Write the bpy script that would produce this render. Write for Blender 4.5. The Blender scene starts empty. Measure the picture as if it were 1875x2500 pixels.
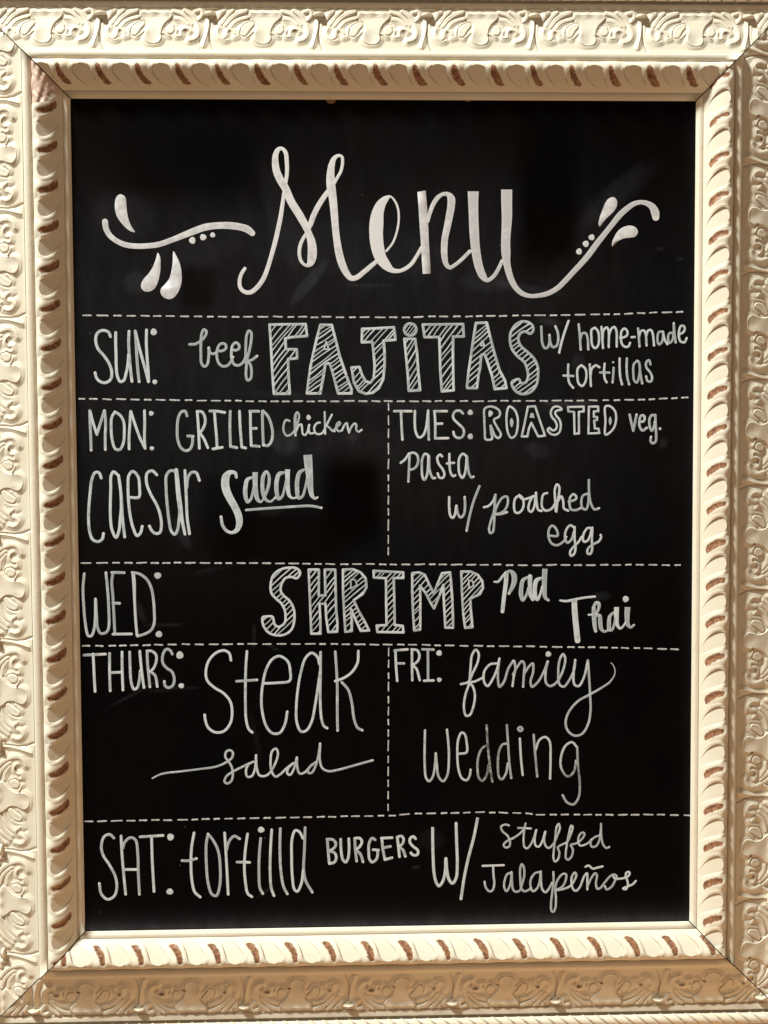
import bpy, bmesh, math, random
import numpy as np
from mathutils import Matrix, Vector
from mathutils.geometry import tessellate_polygon
random.seed(7); np.random.seed(7)
SC = bpy.context.scene
COL = SC.collection
MM = 0.001
# ------------------------------------------------------------------ camera
# board coordinates (mm): x right, y up, z towards the viewer, z = 0 at the inner lip of the frame
RX, RY, RZ = 0.04783, 0.02893, 0.00635
TX, TY, TZ = 0.00356, -0.00804, 1.11757
RM = Matrix.Rotation(RZ, 3, 'Z') @ Matrix.Rotation(RY, 3, 'Y') @ Matrix.Rotation(RX, 3, 'X')
CAMB = -(RM.transposed() @ Vector((TX, TY, -TZ)))          # camera place in board metres
ROOT = Matrix.Translation((0, 0, 1.5)) @ Matrix.Rotation(math.radians(90), 4, 'X')
cd = bpy.data.cameras.new('camera'); cam = bpy.data.objects.new('camera', cd); COL.objects.link(cam)
cd.sensor_fit = 'VERTICAL'; cd.sensor_height = 36.0; cd.lens = 2800 / 2500 * 36.0
cd.clip_start = 0.05; cd.clip_end = 100
cam.matrix_world = ROOT @ (Matrix.Translation(CAMB) @ RM.transposed().to_4x4())
SC.camera = cam
# ------------------------------------------------------------------ light
w = bpy.data.worlds.new('World'); SC.world = w; w.use_nodes = True
bg = w.node_tree.nodes['Background']
bg.inputs['Color'].default_value = (1.0, 0.70, 0.49, 1); bg.inputs['Strength'].default_value = 0.195
def lamp(name, bpos, size, power, color, target=(0, 0, 0)):
    l = bpy.data.lights.new(name, 'AREA'); l.shape = 'DISK'; l.size = size; l.energy = power; l.color = color
    o = bpy.data.objects.new(name, l); COL.objects.link(o)
    p = ROOT @ Vector(bpos); t = ROOT @ Vector(target)
    o.location = p; o.rotation_euler = (t - p).to_track_quat('-Z', 'Y').to_euler()
    return o
LD = Vector((-1.85, 3.0, 1.08)).normalized() * 6.0
lamp('key_lamp', LD, 0.75, 680, (1.0, 1.0, 0.92))
lamp('floor_bounce_lamp', (0.35, -1.5, 0.55), 1.2, 8.2, (1.0, 0.55, 0.24), (0, -0.3, 0))
SC.view_settings.view_transform = 'Standard'; SC.view_settings.look = 'None'
SC.view_settings.exposure = 0.0; SC.view_settings.gamma = 1.0

# ------------------------------------------------------------------ materials
def new_mat(name):
    m = bpy.data.materials.new(name); m.use_nodes = True
    nt = m.node_tree; b = nt.nodes['Principled BSDF']
    return m, nt, b
def nd(nt, t, **k):
    n = nt.nodes.new(t)
    for a, v in k.items(): setattr(n, a, v)
    return n
def noise(nt, vec, scale, detail=4, rough=0.6):
    n = nd(nt, 'ShaderNodeTexNoise'); n.inputs['Scale'].default_value = scale
    n.inputs['Detail'].default_value = detail; n.inputs['Roughness'].default_value = rough
    nt.links.new(vec, n.inputs['Vector']); return n.outputs['Fac']
def math_n(nt, op, a, b=None, c=None, clamp=False):
    n = nd(nt, 'ShaderNodeMath', operation=op); n.use_clamp = clamp
    for i, v in enumerate((a, b, c)):
        if v is None: continue
        if isinstance(v, (int, float)): n.inputs[i].default_value = v
        else: nt.links.new(v, n.inputs[i])
    return n.outputs[0]
def ramp(nt, fac, a, b):
    n = nd(nt, 'ShaderNodeMapRange'); n.interpolation_type = 'SMOOTHSTEP'
    nt.links.new(fac, n.inputs[0]); n.inputs[1].default_value = a; n.inputs[2].default_value = b
    return n.outputs[0]
def mixc(nt, fac, a, b):
    n = nd(nt, 'ShaderNodeMix', data_type='RGBA')
    if isinstance(fac, (int, float)): n.inputs[0].default_value = fac
    else: nt.links.new(fac, n.inputs[0])
    for i, v in ((6, a), (7, b)):
        if isinstance(v, tuple): n.inputs[i].default_value = (*v, 1)
        else: nt.links.new(v, n.inputs[i])
    return n.outputs[2]
def attr(nt, name):
    n = nd(nt, 'ShaderNodeAttribute'); n.attribute_name = name; return n.outputs['Fac']

def cream():
    m, nt, b = new_mat('aged_cream_paint')
    geo = nd(nt, 'ShaderNodeNewGeometry').outputs['Position']
    n1 = noise(nt, geo, 14, 3); n2 = noise(nt, geo, 260, 5, .65); n3 = noise(nt, geo, 900, 3, .6); n4 = noise(nt, geo, 60, 4)
    base = mixc(nt, ramp(nt, n1, .35, .7), (0.838, 0.797, 0.665), (0.818, 0.752, 0.60))
    base = mixc(nt, math_n(nt, 'MULTIPLY', ramp(nt, n4, .5, .75), .35), base, (0.78, 0.70, 0.52))
    # grime that lies in the carved hollows
    dirt = math_n(nt, 'MULTIPLY', attr(nt, 'dirt'), math_n(nt, 'ADD', .45, math_n(nt, 'MULTIPLY', ramp(nt, n2, .3, .65), .6)), clamp=True)
    base = mixc(nt, math_n(nt, 'MULTIPLY', dirt, 1.25, clamp=True), base, (0.17, 0.08, 0.035))
    # paint rubbed through to brown wood and red bole
    wr = math_n(nt, 'ADD', attr(nt, 'wear'), math_n(nt, 'MULTIPLY', math_n(nt, 'SUBTRACT', n2, .5), .6))
    wr = math_n(nt, 'ADD', wr, math_n(nt, 'MULTIPLY', math_n(nt, 'SUBTRACT', noise(nt, geo, 22, 2), .5), .55))
    wr = math_n(nt, 'ADD', wr, math_n(nt, 'MULTIPLY', ramp(nt, noise(nt, geo, 75, 3, .65), .70, .80), .55))     # stray nicks
    wm = ramp(nt, wr, .36, .62)
    brown = mixc(nt, ramp(nt, noise(nt, geo, 330, 4, .7), .35, .66), (0.17, 0.078, 0.042), (0.42, 0.215, 0.115))
    base = mixc(nt, wm, base, brown)
    pk = math_n(nt, 'ADD', attr(nt, 'plaster'), math_n(nt, 'MULTIPLY', math_n(nt, 'SUBTRACT', n2, .5), .7))
    base = mixc(nt, math_n(nt, 'MULTIPLY', ramp(nt, pk, .35, .7), .8), base, mixc(nt, ramp(nt, n4, .45, .6), (0.68, 0.47, 0.38), (0.40, 0.24, 0.17)))
    nt.links.new(base, b.inputs['Base Color'])
    ro = math_n(nt, 'SUBTRACT', .58, math_n(nt, 'MULTIPLY', wm, .26))
    nt.links.new(ro, b.inputs['Roughness']); b.inputs['Specular IOR Level'].default_value = .35
    h = math_n(nt, 'ADD', math_n(nt, 'MULTIPLY', n3, .25), math_n(nt, 'ADD', n4, math_n(nt, 'MULTIPLY', n2, .5)))
    h = math_n(nt, 'SUBTRACT', h, math_n(nt, 'MULTIPLY', wm, .35))
    bp = nd(nt, 'ShaderNodeBump'); bp.inputs['Strength'].default_value = .45; bp.inputs['Distance'].default_value = .0007
    nt.links.new(h, bp.inputs['Height']); nt.links.new(bp.outputs[0], b.inputs['Normal'])
    return m
def board_mat():
    m, nt, b = new_mat('black_chalkboard_paint')
    tc = nd(nt, 'ShaderNodeTexCoord').outputs['Object']
    mp = nd(nt, 'ShaderNodeMapping'); nt.links.new(tc, mp.inputs[0]); mp.inputs['Scale'].default_value = (1, .35, 1); mp.inputs['Rotation'].default_value = (0, 0, .5)
    streak = noise(nt, mp.outputs[0], 60, 5, .7); fine = noise(nt, tc, 700, 3, .6); big = noise(nt, tc, 7, 4, .6)
    d = math_n(nt, 'MULTIPLY', attr(nt, 'dust_and_glow'), math_n(nt, 'ADD', .72, math_n(nt, 'MULTIPLY', ramp(nt, streak, .3, .75), .5)))
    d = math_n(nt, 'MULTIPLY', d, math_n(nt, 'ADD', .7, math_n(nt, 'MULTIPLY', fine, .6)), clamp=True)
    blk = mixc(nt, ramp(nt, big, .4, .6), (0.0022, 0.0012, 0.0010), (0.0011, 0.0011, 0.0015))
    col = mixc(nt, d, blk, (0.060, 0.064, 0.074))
    # stray specks of chalk
    vo = nd(nt, 'ShaderNodeTexVoronoi'); vo.inputs['Scale'].default_value = 55; nt.links.new(tc, vo.inputs['Vector'])
    sp = math_n(nt, 'LESS_THAN', vo.outputs['Distance'], .035)
    wn = math_n(nt, 'GREATER_THAN', noise(nt, tc, 23, 2), .60)
    col = mixc(nt, math_n(nt, 'MULTIPLY', math_n(nt, 'MULTIPLY', sp, wn), .22), col, (0.4, 0.38, 0.34))
    nt.links.new(col, b.inputs['Base Color'])
    b.inputs['Specular IOR Level'].default_value = .05; b.inputs['Roughness'].default_value = .38
    bp = nd(nt, 'ShaderNodeBump'); bp.inputs['Strength'].default_value = .12; bp.inputs['Distance'].default_value = .0003
    nt.links.new(fine, bp.inputs['Height']); nt.links.new(bp.outputs[0], b.inputs['Normal'])
    return m
def chalk(name, ca, cb):
    m, nt, b = new_mat(name)
    tc = nd(nt, 'ShaderNodeNewGeometry').outputs['Position']
    n1 = noise(nt, tc, 240, 5, .7); n2 = noise(nt, tc, 1500, 3, .6); n3 = noise(nt, tc, 25, 3)
    f = math_n(nt, 'ADD', math_n(nt, 'MULTIPLY', n1, .45), math_n(nt, 'MULTIPLY', noise(nt, tc, 75, 4, .6), .55))
    f = math_n(nt, 'ADD', f, math_n(nt, 'MULTIPLY', math_n(nt, 'SUBTRACT', attr(nt, 'tone'), .5), .26))
    col = mixc(nt, ramp(nt, f, .40, .60), cb, ca)
    col = mixc(nt, math_n(nt, 'MULTIPLY', attr(nt, 'rim'), .45), col, tuple(min(.85, c * 1.15) for c in ca))
    col = mixc(nt, math_n(nt, 'MULTIPLY', ramp(nt, n2, .5, .8), .25), col, tuple(c * .55 for c in cb))
    col = mixc(nt, math_n(nt, 'MULTIPLY', attr(nt, 'pool'), .75), col, tuple(min(.85, c * 1.35) for c in ca))
    fa = math_n(nt, 'MULTIPLY', attr(nt, 'fade'), ramp(nt, n1, .25, .6), clamp=True)
    col = mixc(nt, fa, col, (0.10, 0.10, 0.095))
    nt.links.new(col, b.inputs['Base Color']); b.inputs['Roughness'].default_value = .75; b.inputs['Specular IOR Level'].default_value = .2
    return m
M_CREAM = cream(); M_BOARD = board_mat()
M_W = chalk('white_chalk_marker', (0.81, 0.83, 0.86), (0.57, 0.59, 0.63))
M_G = chalk('grey_chalk_marker', (0.65, 0.735, 0.79), (0.38, 0.44, 0.48))
M_DASH = chalk('dash_chalk_marker', (0.70, 0.73, 0.75), (0.50, 0.53, 0.55))
def plain(name, c, r=.7):
    m, nt, b = new_mat(name)
    tc = nd(nt, 'ShaderNodeTexCoord').outputs['Object']
    col = mixc(nt, noise(nt, tc, 120, 4), tuple(x * .7 for x in c), tuple(x * 1.25 for x in c))
    nt.links.new(col, b.inputs['Base Color']); b.inputs['Roughness'].default_value = r; return m
M_WOOD = plain('raw_wood_end_grain', (0.035, 0.018, 0.010)); M_BACK = plain('dark_backing_board', (0.02, 0.014, 0.01)); M_TAPE = plain('brown_paper_tape', (0.30, 0.17, 0.08))

# ------------------------------------------------------------------ mesh helpers
def mesh(name, V, F, mat, attrs=None, smooth=True):
    me = bpy.data.meshes.new(name)
    me.from_pydata([tuple(c * MM for c in v) for v in V], [], F)
    me.materials.append(mat)
    if attrs:
        for k, a in attrs.items():
            at = me.attributes.new(k, 'FLOAT', 'POINT'); at.data.foreach_set('value', np.asarray(a, dtype=np.float32))
    if smooth: me.polygons.foreach_set('use_smooth', [True] * len(me.polygons))
    me.update(); return me
def link(name, me, parent, loc=(0, 0, 0), rot=0, label=None, kind=None):
    o = bpy.data.objects.new(name, me); COL.objects.link(o); o.parent = parent
    o.location = tuple(c * MM for c in loc); o.rotation_euler = (0, 0, rot)
    if label: o['label'] = label
    if kind: o['kind'] = kind
    return o
def grid_faces(ny, nx):
    i = np.arange(ny - 1)[:, None] * nx + np.arange(nx - 1)[None, :]
    return np.stack([i, i + 1, i + nx + 1, i + nx], -1).reshape(-1, 4).tolist()
def cr(P, closed=False, step=0.9):
    """Catmull-Rom through the points (any number of columns), sampled about every step in the first two"""
    P = np.asarray(P, float); n = len(P)
    if n == 2 and not closed:
        k = max(2, int(np.hypot(*(P[1] - P[0])[:2]) / 4) + 1)
        return P[0] + (P[1] - P[0]) * np.linspace(0, 1, k)[:, None]
    out = []
    for i in range(n if closed else n - 1):
        if closed: a, b, c, d = P[i - 1], P[i], P[(i + 1) % n], P[(i + 2) % n]
        else: a, b, c, d = P[max(i - 1, 0)], P[i], P[i + 1], P[min(i + 2, n - 1)]
        k = max(2, int(np.hypot(*(c - b)[:2]) / step) + 1)
        t = np.linspace(0, 1, k, endpoint=False)[:, None]
        # centripetal knots keep tight loops from overshooting
        d1 = max(np.hypot(*(b - a)[:2]) ** .5, 1e-3) if np.any(a != b) else 1e-3
        d2 = max(np.hypot(*(c - b)[:2]) ** .5, 1e-3); d3 = max(np.hypot(*(d - c)[:2]) ** .5, 1e-3) if np.any(c != d) else 1e-3
        m1 = (c - b) if d1 < 2e-3 else ((b - a) / d1 - (c - a) / (d1 + d2) + (c - b) / d2) * d2
        m2 = (c - b) if d3 < 2e-3 else ((c - b) / d2 - (d - b) / (d2 + d3) + (d - c) / d3) * d2
        t2, t3 = t * t, t ** 3
        out.append((2 * t3 - 3 * t2 + 1) * b + (t3 - 2 * t2 + t) * m1 + (-2 * t3 + 3 * t2) * c + (t3 - t2) * m2)
    if not closed: out.append(P[-1:])
    return np.concatenate(out)
# ------------------------------------------------------------------ the board and its frame
HW, HH = 300.0, 403.5                       # half width and height of the opening
GAP = 0.65
board = bpy.data.objects.new('menu_board', None); COL.objects.link(board); board.matrix_world = ROOT
board['label'] = 'chalkboard with a handwritten weekly menu in a carved cream frame'
board['category'] = 'menu board'

def gad(u):                                  # the bulging gadroon moulding
    u = np.asarray(u, float)
    a = 2.0 + 12.3 * (1 - np.clip((26.4 - u) / 19.8, 0, 1) ** 1.75)
    b = 6.6 + 7.7 * np.sqrt(np.clip(1 - ((u - 26.4) / 7.8) ** 2, 0, 1))
    return np.where(u < 26.4, a, b)
CX = [44.3, 47, 50, 56, 63, 70, 77, 83, 87]; CY = [4.2, 3.4, 2.8, 1.5, -0.4, -2.5, -4.4, -5.4, -5.6]
def cove(u): return np.interp(u, CX, CY)
prof = [(0, -1.6), (0, -0.25), (0.3, 0.05), (2.6, 1.75), (3.0, 1.95), (5.8, 2.25), (6.3, 2.1), (6.6, 1.5)]
prof += [(u, float(gad(u)) - 1.8) for u in np.linspace(7.5, 33.3, 20)]
prof += [(33.9, 6.0), (34.4, 6.4)] + [(38.7 - 4.5 * math.cos(a), 6.4 + 3.7 * math.sin(a)) for a in np.linspace(.25, math.pi - .15, 14)]
prof += [(43.4, 5.2), (44.2, 3.4)] + [(u, float(cove(u)) - 1.4) for u in np.linspace(45, 86, 14)]
prof += [(86.8, -4.8), (87.2, -4.6), (92.0, -3.5), (92.4, -3.6), (92.7, -5.2), (94.6, -5.2), (107, -3.4), (108, -6), (107, -14), (0.0, -14)]

def rail_mesh(A, D):
    V, F = [], []; n = len(prof)
    ns = int(2 * A / 12)
    for k in range(ns + 1):
        t = -1 + 2 * k / ns
        for i, (u, h) in enumerate(prof):
            wob = 0.10 * math.sin(k * .9 + A) + .06 * math.sin(k * 2.3 + i * .35)
            V.append((t * (A + u - GAP), D + u, h + (wob if 2 < i < n - 4 else 0)))
    for k in range(ns):
        for i in range(n - 1):
            a = k * n + i; F.append((a, a + n, a + n + 1, a + 1))
    F.append(tuple(range(n - 1, -1, -1))); F.append(tuple(ns * n + i for i in range(n)))
    me = mesh('frame_rail', V, F, M_CREAM, smooth=False)
    sm = [len(p.vertices) == 4 for p in me.polygons]; me.materials.append(M_WOOD); me.polygons.foreach_set('material_index', [0 if q else 1 for q in sm]); me.polygons.foreach_set('use_smooth', sm)
    return me

# ---- scoop (gadroon) tile
P1 = 37.2
LU = [6, 9, 12, 16.6, 21, 26, 30, 35]; LS = [12.5, 10.0, 7.2, 2.8, 0.4, -0.6, -0.9, -1.2]
def lean(u): return np.interp(u, LU, LS)
scoop = cr([(9.6, 7.4), (4.4, 9.8), (-0.8, 12.4), (-6.0, 16.6), (-8.9, 21.5), (-8.4, 25.2), (-5.2, 28.2), (-0.8, 29.4), (3.8, 28.4), (7.2, 25.6), (9.2, 21), (11.2, 16.4), (14.0, 12.0), (17.2, 7.6), (13.5, 7.0)], True, .7)
def poly_sdf(X, Y, Pn):
    d = np.full(X.shape, 1e9); inside = np.zeros(X.shape, bool); n = len(Pn)
    for i in range(n):
        a = Pn[i]; b = Pn[(i + 1) % n]; e = b - a
        t = np.clip(((X - a[0]) * e[0] + (Y - a[1]) * e[1]) / max(e @ e, 1e-9), 0, 1)
        d = np.minimum(d, np.hypot(X - a[0] - t * e[0], Y - a[1] - t * e[1]))
        c = ((a[1] > Y) != (b[1] > Y))
        with np.errstate(divide='ignore', invalid='ignore'):
            xi = (b[0] - a[0]) * (Y - a[1]) / (b[1] - a[1] if b[1] != a[1] else 1e-9) + a[0]
        inside ^= c & (X < xi)
    return np.where(inside, -d, d)
def sstep(x, a, b):
    t = np.clip((x - a) / (b - a), 0, 1); return t * t * (3 - 2 * t)
def build_tile(T, U, H, attrs, name, sx_=1.0):
    # the outermost columns only serve to give the seams the normals of the neighbouring repeat
    T = T * sx_
    Pm = np.stack([T, U, H], -1)
    N = np.cross(np.gradient(Pm, axis=1), np.gradient(Pm, axis=0)); N /= np.linalg.norm(N, axis=-1, keepdims=True)
    N *= np.sign(N[..., 2:3]) + (N[..., 2:3] == 0)
    c = slice(1, -1); V = Pm[:, c].reshape(-1, 3)
    me = mesh(name, V.tolist(), grid_faces(*T[:, c].shape), M_CREAM, {k: a[:, c].ravel() for k, a in attrs.items()})
    me.normals_split_custom_set_from_vertices(N[:, c].reshape(-1, 3).tolist())
    return me
def scoop_tile():
    us = np.concatenate([np.linspace(6.6, 33.6, 84), [33.9, 34.2]])
    nt_ = 104; ts = -P1 / 2 + 4.5 + P1 / nt_ * np.arange(-1, nt_ + 2)
    T, U = np.meshgrid(ts, us); S = T + lean(U)
    H = gad(np.minimum(U, 33.8)).copy()
    env = sstep(U, 8, 17) * (1 - sstep(U, 31.5, 34.2)); out = sstep(U, 18, 27) * (1 - sstep(U, 32.8, 34.2))
    d = np.minimum(poly_sdf(S, U, scoop), np.minimum(poly_sdf(S - P1, U, scoop), poly_sdf(S + P1, U, scoop)))
    # rib between two scoops, with a hollow running along its crest
    ph = (T - P1 / 2 + P1 / 2) % P1 - P1 / 2
    rib = np.cos(2 * math.pi * (T - 0.5 * P1) / P1)
    H += env * 1.5 * np.where(rib > 0, rib ** 1.0, 0) - env * .2
    H += out * 0.9 * (rib * .5 + .5) ** .8
    H += env * 0.6 * np.exp(-((d - 1.6) / 1.7) ** 2) * (d > -1)                  # swelling round the scoop
    xx = np.abs(((T - 15.9 + P1 / 2) % P1) - P1 / 2)
    H -= sstep(U, 9, 13) * (1 - sstep(U, 27, 31)) * .9 * np.exp(-(xx / 2.7) ** 2)
    q = sstep(-d, -0.1, 0.7)
    lin = np.interp(U, [6, 9, 12, 15, 17, 20, 22, 25, 28, 30, 34], [2.6, 4.5, 6.6, 8.5, 9.6, 11.2, 12.2, 13.7, 15.1, 16.0, 17.4]); g_ = gad(U)
    fm = .5 * (g_ + lin - np.sqrt((g_ - lin) ** 2 + .6)) + .1; kb = sstep(U, 11, 18)
    floor = fm * (1 - kb) + lin * kb
    H = H * (1 - q) + floor * q
    H += 0.30 * np.exp(-((d - .35) / .38) ** 2) * sstep(U, 9.5, 15)
    H[-2] = 6.2 + .8 * rib[-2]; H[-1] = 5.4
    half = np.interp(U, [10, 12, 16, 21, 26, 29], [3.0, 3.7, 3.6, 3.0, 2.3, 1.2])
    jag = .5 * np.sin(U * 2.4) + .35 * np.sin(U * 4.1 + 1)
    wear = 1 - (xx + jag * .35) / half * .5
    wear = wear * sstep(U, 9.8, 12.2) * (1 - sstep(U, 26.8, 29))
    wear = np.clip(wear, 0, 1)
    dirt = .45 * np.exp(-((d + .35) / .35) ** 2) * sstep(U, 10, 16)
    dirt = np.where(U > 33.2, .5, dirt)
    return S, U, H, dict(wear=wear, dirt=dirt, plaster=np.zeros_like(H))
# ---- leaf tile: drawn in (x, y) with x along the rail 0..1390 and y 0 (outer) .. 555 (inner)
KX = 103.6 / 1390; KU = 41.6 / 555.0
def L(*p): return np.array(p, float)
FING = [  # points, half widths, height, channel depth
 (L((110,140),(150,80),(195,40)), 26, 3.4, .5), (L((165,205),(215,130),(262,70),(305,35)), 27, 3.3, .5),
 (L((215,225),(280,140),(370,75),(480,35)), 31, 3.4, .55), (L((275,260),(330,185),(410,145),(505,125)), 27, 3.2, .5),
 (L((455,330),(485,265),(545,215)), 58, 3.6, .75),
 (L((330,385),(375,365),(390,300),(425,250)), 24, 2.6, 0),
 (L((335,345),(300,300),(262,290),(232,325),(222,375),(180,410),(135,385),(112,330),(125,270)), 26, 3.2, .12),
 (L((165,425),(210,438),(245,430)), 14, 2.6, 0),
 (L((440,360),(480,380),(530,350),(565,320)), 20, 3.0, 0),
 (L((900,300),(915,250)), 66, 3.4, .62), (L((990,300),(975,345),(985,380),(1030,382)), 20, 3.0, 0),
 (L((955,140),(1040,150),(1130,215)), 26, 3.0, .5), (L((945,45),(1040,75),(1120,140),(1180,215)), 27, 3.2, .5),
 (L((1085,35),(1150,80),(1205,150),(1240,230)), 27, 3.3, .5), (L((1225,45),(1285,35),(1310,80),(1275,140),(1255,160)), 26, 3.3, .3),
 (L((780,345),(830,345),(880,375),(895,380)), 16, 3.0, 0),
 (L((1235,210),(1262,290),(1258,360),(1215,415),(1150,440)), 30, 3.4, .12), (L((1045,375),(1045,320),(1085,275),(1140,285),(1170,320)), 20, 3.0, 0),
 (L((10,120),(5,240),(-18,350),(-45,450),(-70,540)), 13, 2.8, 0),
]
SHELL = cr([(505,55),(560,38),(620,48),(690,34),(760,48),(830,36),(915,52),(945,110),(900,165),(850,215),(815,290),(808,350),(812,415),(770,478),(690,498),(610,480),(560,425),(570,350),(592,290),(590,220),(545,150),(510,105)], True, 12)
def leaf_tile():
    us = np.concatenate([np.linspace(44.4, 86.3, 100), [86.5, 86.7]]); nx_ = 250; xs = -115 + 1390 / nx_ * np.arange(-1, nx_ + 2)
    X, U = np.meshgrid(xs, us); Y = (86.5 - U) / KU
    base = cove(U); CAPH = np.zeros_like(base); INC = np.zeros_like(base); R = np.zeros_like(base); dist = np.full_like(base, 99.)
    for off in (-1390, 0, 1390):
        for pts, r, A, ch in FING:
            P = cr(pts + L(off, 0), False, 14); m = len(P); d = np.full(X.shape, 1e9); tt = np.zeros_like(d)
            for i in range(m - 1):
                a, b = P[i], P[i + 1]; e = b - a
                t = np.clip(((X - a[0]) * e[0] + (Y - a[1]) * e[1]) / max(e @ e, 1e-9), 0, 1)
                dd = np.hypot(X - a[0] - t * e[0], Y - a[1] - t * e[1]); k = dd < d
                d = np.where(k, dd, d); tt = np.where(k, (i + t) / (m - 1), tt)
            rr = r * (0.72 + 0.34 * np.sin(np.pi * np.clip(tt * .8 + .2, 0, 1)))
            x = d / rr
            h = A * (.75 * np.sqrt(np.clip(1 - x ** 3.2, 0, 1)) - ch * .22 * np.exp(-(x / .55) ** 2))
            if ch >= .6: INC = np.maximum(INC, np.exp(-((x - 1) * rr / 7) ** 2))
            R = np.maximum(R, np.where(x < 1, h, 0)); dist = np.minimum(dist, (x - 1) * rr)
        s = poly_sdf(X, Y, SHELL + L(off, 0))
        q = sstep(-s, 0, 22) * 2.9
        cx = 700 + off
        hollow = 1.5 * np.exp(-((X - cx) / 75) ** 2) * sstep(Y, 250, 420) + .9 * np.exp(-((X - cx) / 150) ** 2 - ((Y - 120) / 60) ** 2)
        flute = .35 * np.cos((X - cx) / 24.0) * (1 - sstep(Y, 60, 130))
        R = np.maximum(R, np.where(s < 0, q - hollow * sstep(-s, 5, 40) + flute * sstep(-s, 4, 30), 0)); dist = np.minimum(dist, s)
        # cap of the stem
        ex = (X - 18 - off) / 74; ey = (Y - 88) / 56
        capd = np.where(Y < 106, ex ** 2 + ey ** 2, 9)
        CAPH = np.maximum(CAPH, 6.5 * np.sqrt(np.clip(1 - capd, 0, 1)) * (1 - sstep(Y, 94, 106) * .95))
    # hollow beside the stem
    for off in (-1390, 0, 1390):
        xc = np.interp(Y, [110, 240, 350, 450, 540], [26, 22, 10, 25, 60]) + off
        base = base - .9 * np.exp(-((X - xc) / 14) ** 2) * sstep(Y, 110, 160) * 1.6
    amp = .70 + .36 * (1 - sstep(Y, 60, 200))
    edge = 1 - sstep(Y, 515, 550); R = R * edge; INC = INC * edge
    body = 1.0 * (1 - sstep(dist, -6, 55)) * edge      # the ground swells towards the leaves
    H = base + np.maximum(R * amp, body) + .25 * body - .8 * INC + CAPH
    H[-2] = -4.2; H[-1] = -5.2
    dirt = np.zeros_like(H)
    for off in (-1390, 0, 1390):
        for (x, y, rx, ry, a) in ((18, 58, 62, 32, .6), (265, 305, 26, 22, .8), (800, 350, 24, 16, 1.0), (1000, 330, 12, 30, .4), (1100, 300, 38, 20, 1.0), (1155, 370, 20, 48, .4), (620, 350, 30, 60, .25), (165, 50, 22, 42, .5), (560, 330, 60, 30, .2), (498, 80, 12, 46, .6), (505, 135, 12, 16, .7)):
            dirt = np.maximum(dirt, a * np.exp(-((X - x - off) / rx) ** 2 - ((Y - y) / ry) ** 2))
        xc = np.interp(Y, [110, 240, 350, 450, 540], [24, 20, 5, 20, 55]) + off
        dirt = np.maximum(dirt, .45 * np.exp(-((X - xc) / 11) ** 2) * sstep(Y, 110, 160) * (1 - sstep(Y, 330, 420)))
    gy, gx = np.gradient(H)
    lap = np.gradient(gy)[0] + np.gradient(gx)[1]
    dirt = np.maximum(dirt, np.clip(lap * .8, 0, .2)); dirt = np.maximum(dirt, .22 * INC)
    return X * KX, U, H, dict(wear=np.zeros_like(H), dirt=np.clip(dirt, 0, 1), plaster=np.zeros_like(H))

def clip_mesh(me, A, s0):
    """copy of a tile mesh cut along the two mitres; local x is s - s0, local y is u"""
    bm = bmesh.new(); bm.from_mesh(me)
    for sg in (1, -1):
        no = Vector((sg, -1, 0)).normalized(); co = Vector((sg * (A - GAP) - s0, 0, 0)) * MM
        g = bm.verts[:] + bm.edges[:] + bm.faces[:]
        bmesh.ops.bisect_plane(bm, geom=g, plane_co=co, plane_no=no, clear_outer=True)
        if not bm.faces: bm.free(); return None
    out = bpy.data.meshes.new(me.name); bm.to_mesh(out); bm.free()
    if not out.materials: out.materials.append(M_CREAM)
    return out

st = scoop_tile()
lt = leaf_tile(); LEAF_ME = build_tile(*lt, 'leaf_ornament')
def rope_mesh(A, D):
    us = np.linspace(94.9, 106.6, 15); ns = int(2 * (A + 98) / 1.1); t = np.linspace(-1, 1, ns)
    T, U = np.meshgrid(t, us); S = T * (A + U - GAP)
    x = (U - 100.5) / 6.2
    ph = (S + 7.5 * x * np.abs(x) ** .2 * 1.2) / 13.0
    tri = np.abs(((ph) % 1) - .5) * 2
    H = -4.6 + 6.0 * np.sqrt(np.clip(1 - x ** 2, 0, 1)) * (1 - .30 * (1 - np.sqrt(np.clip(1 - (1 - tri) ** 2 * 0 - (1 - tri) ** 4, 0, 1))))
    H -= 1.5 * np.exp(-(tri / .16) ** 2)
    dirt = .35 * np.exp(-(tri / .12) ** 2)
    V = np.stack([S, D + U, H], -1).reshape(-1, 3)
    z = np.zeros(H.size)
    return mesh('rope_moulding', V.tolist(), grid_faces(*T.shape), M_CREAM, dict(wear=z, dirt=dirt.ravel(), plaster=z))

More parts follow.
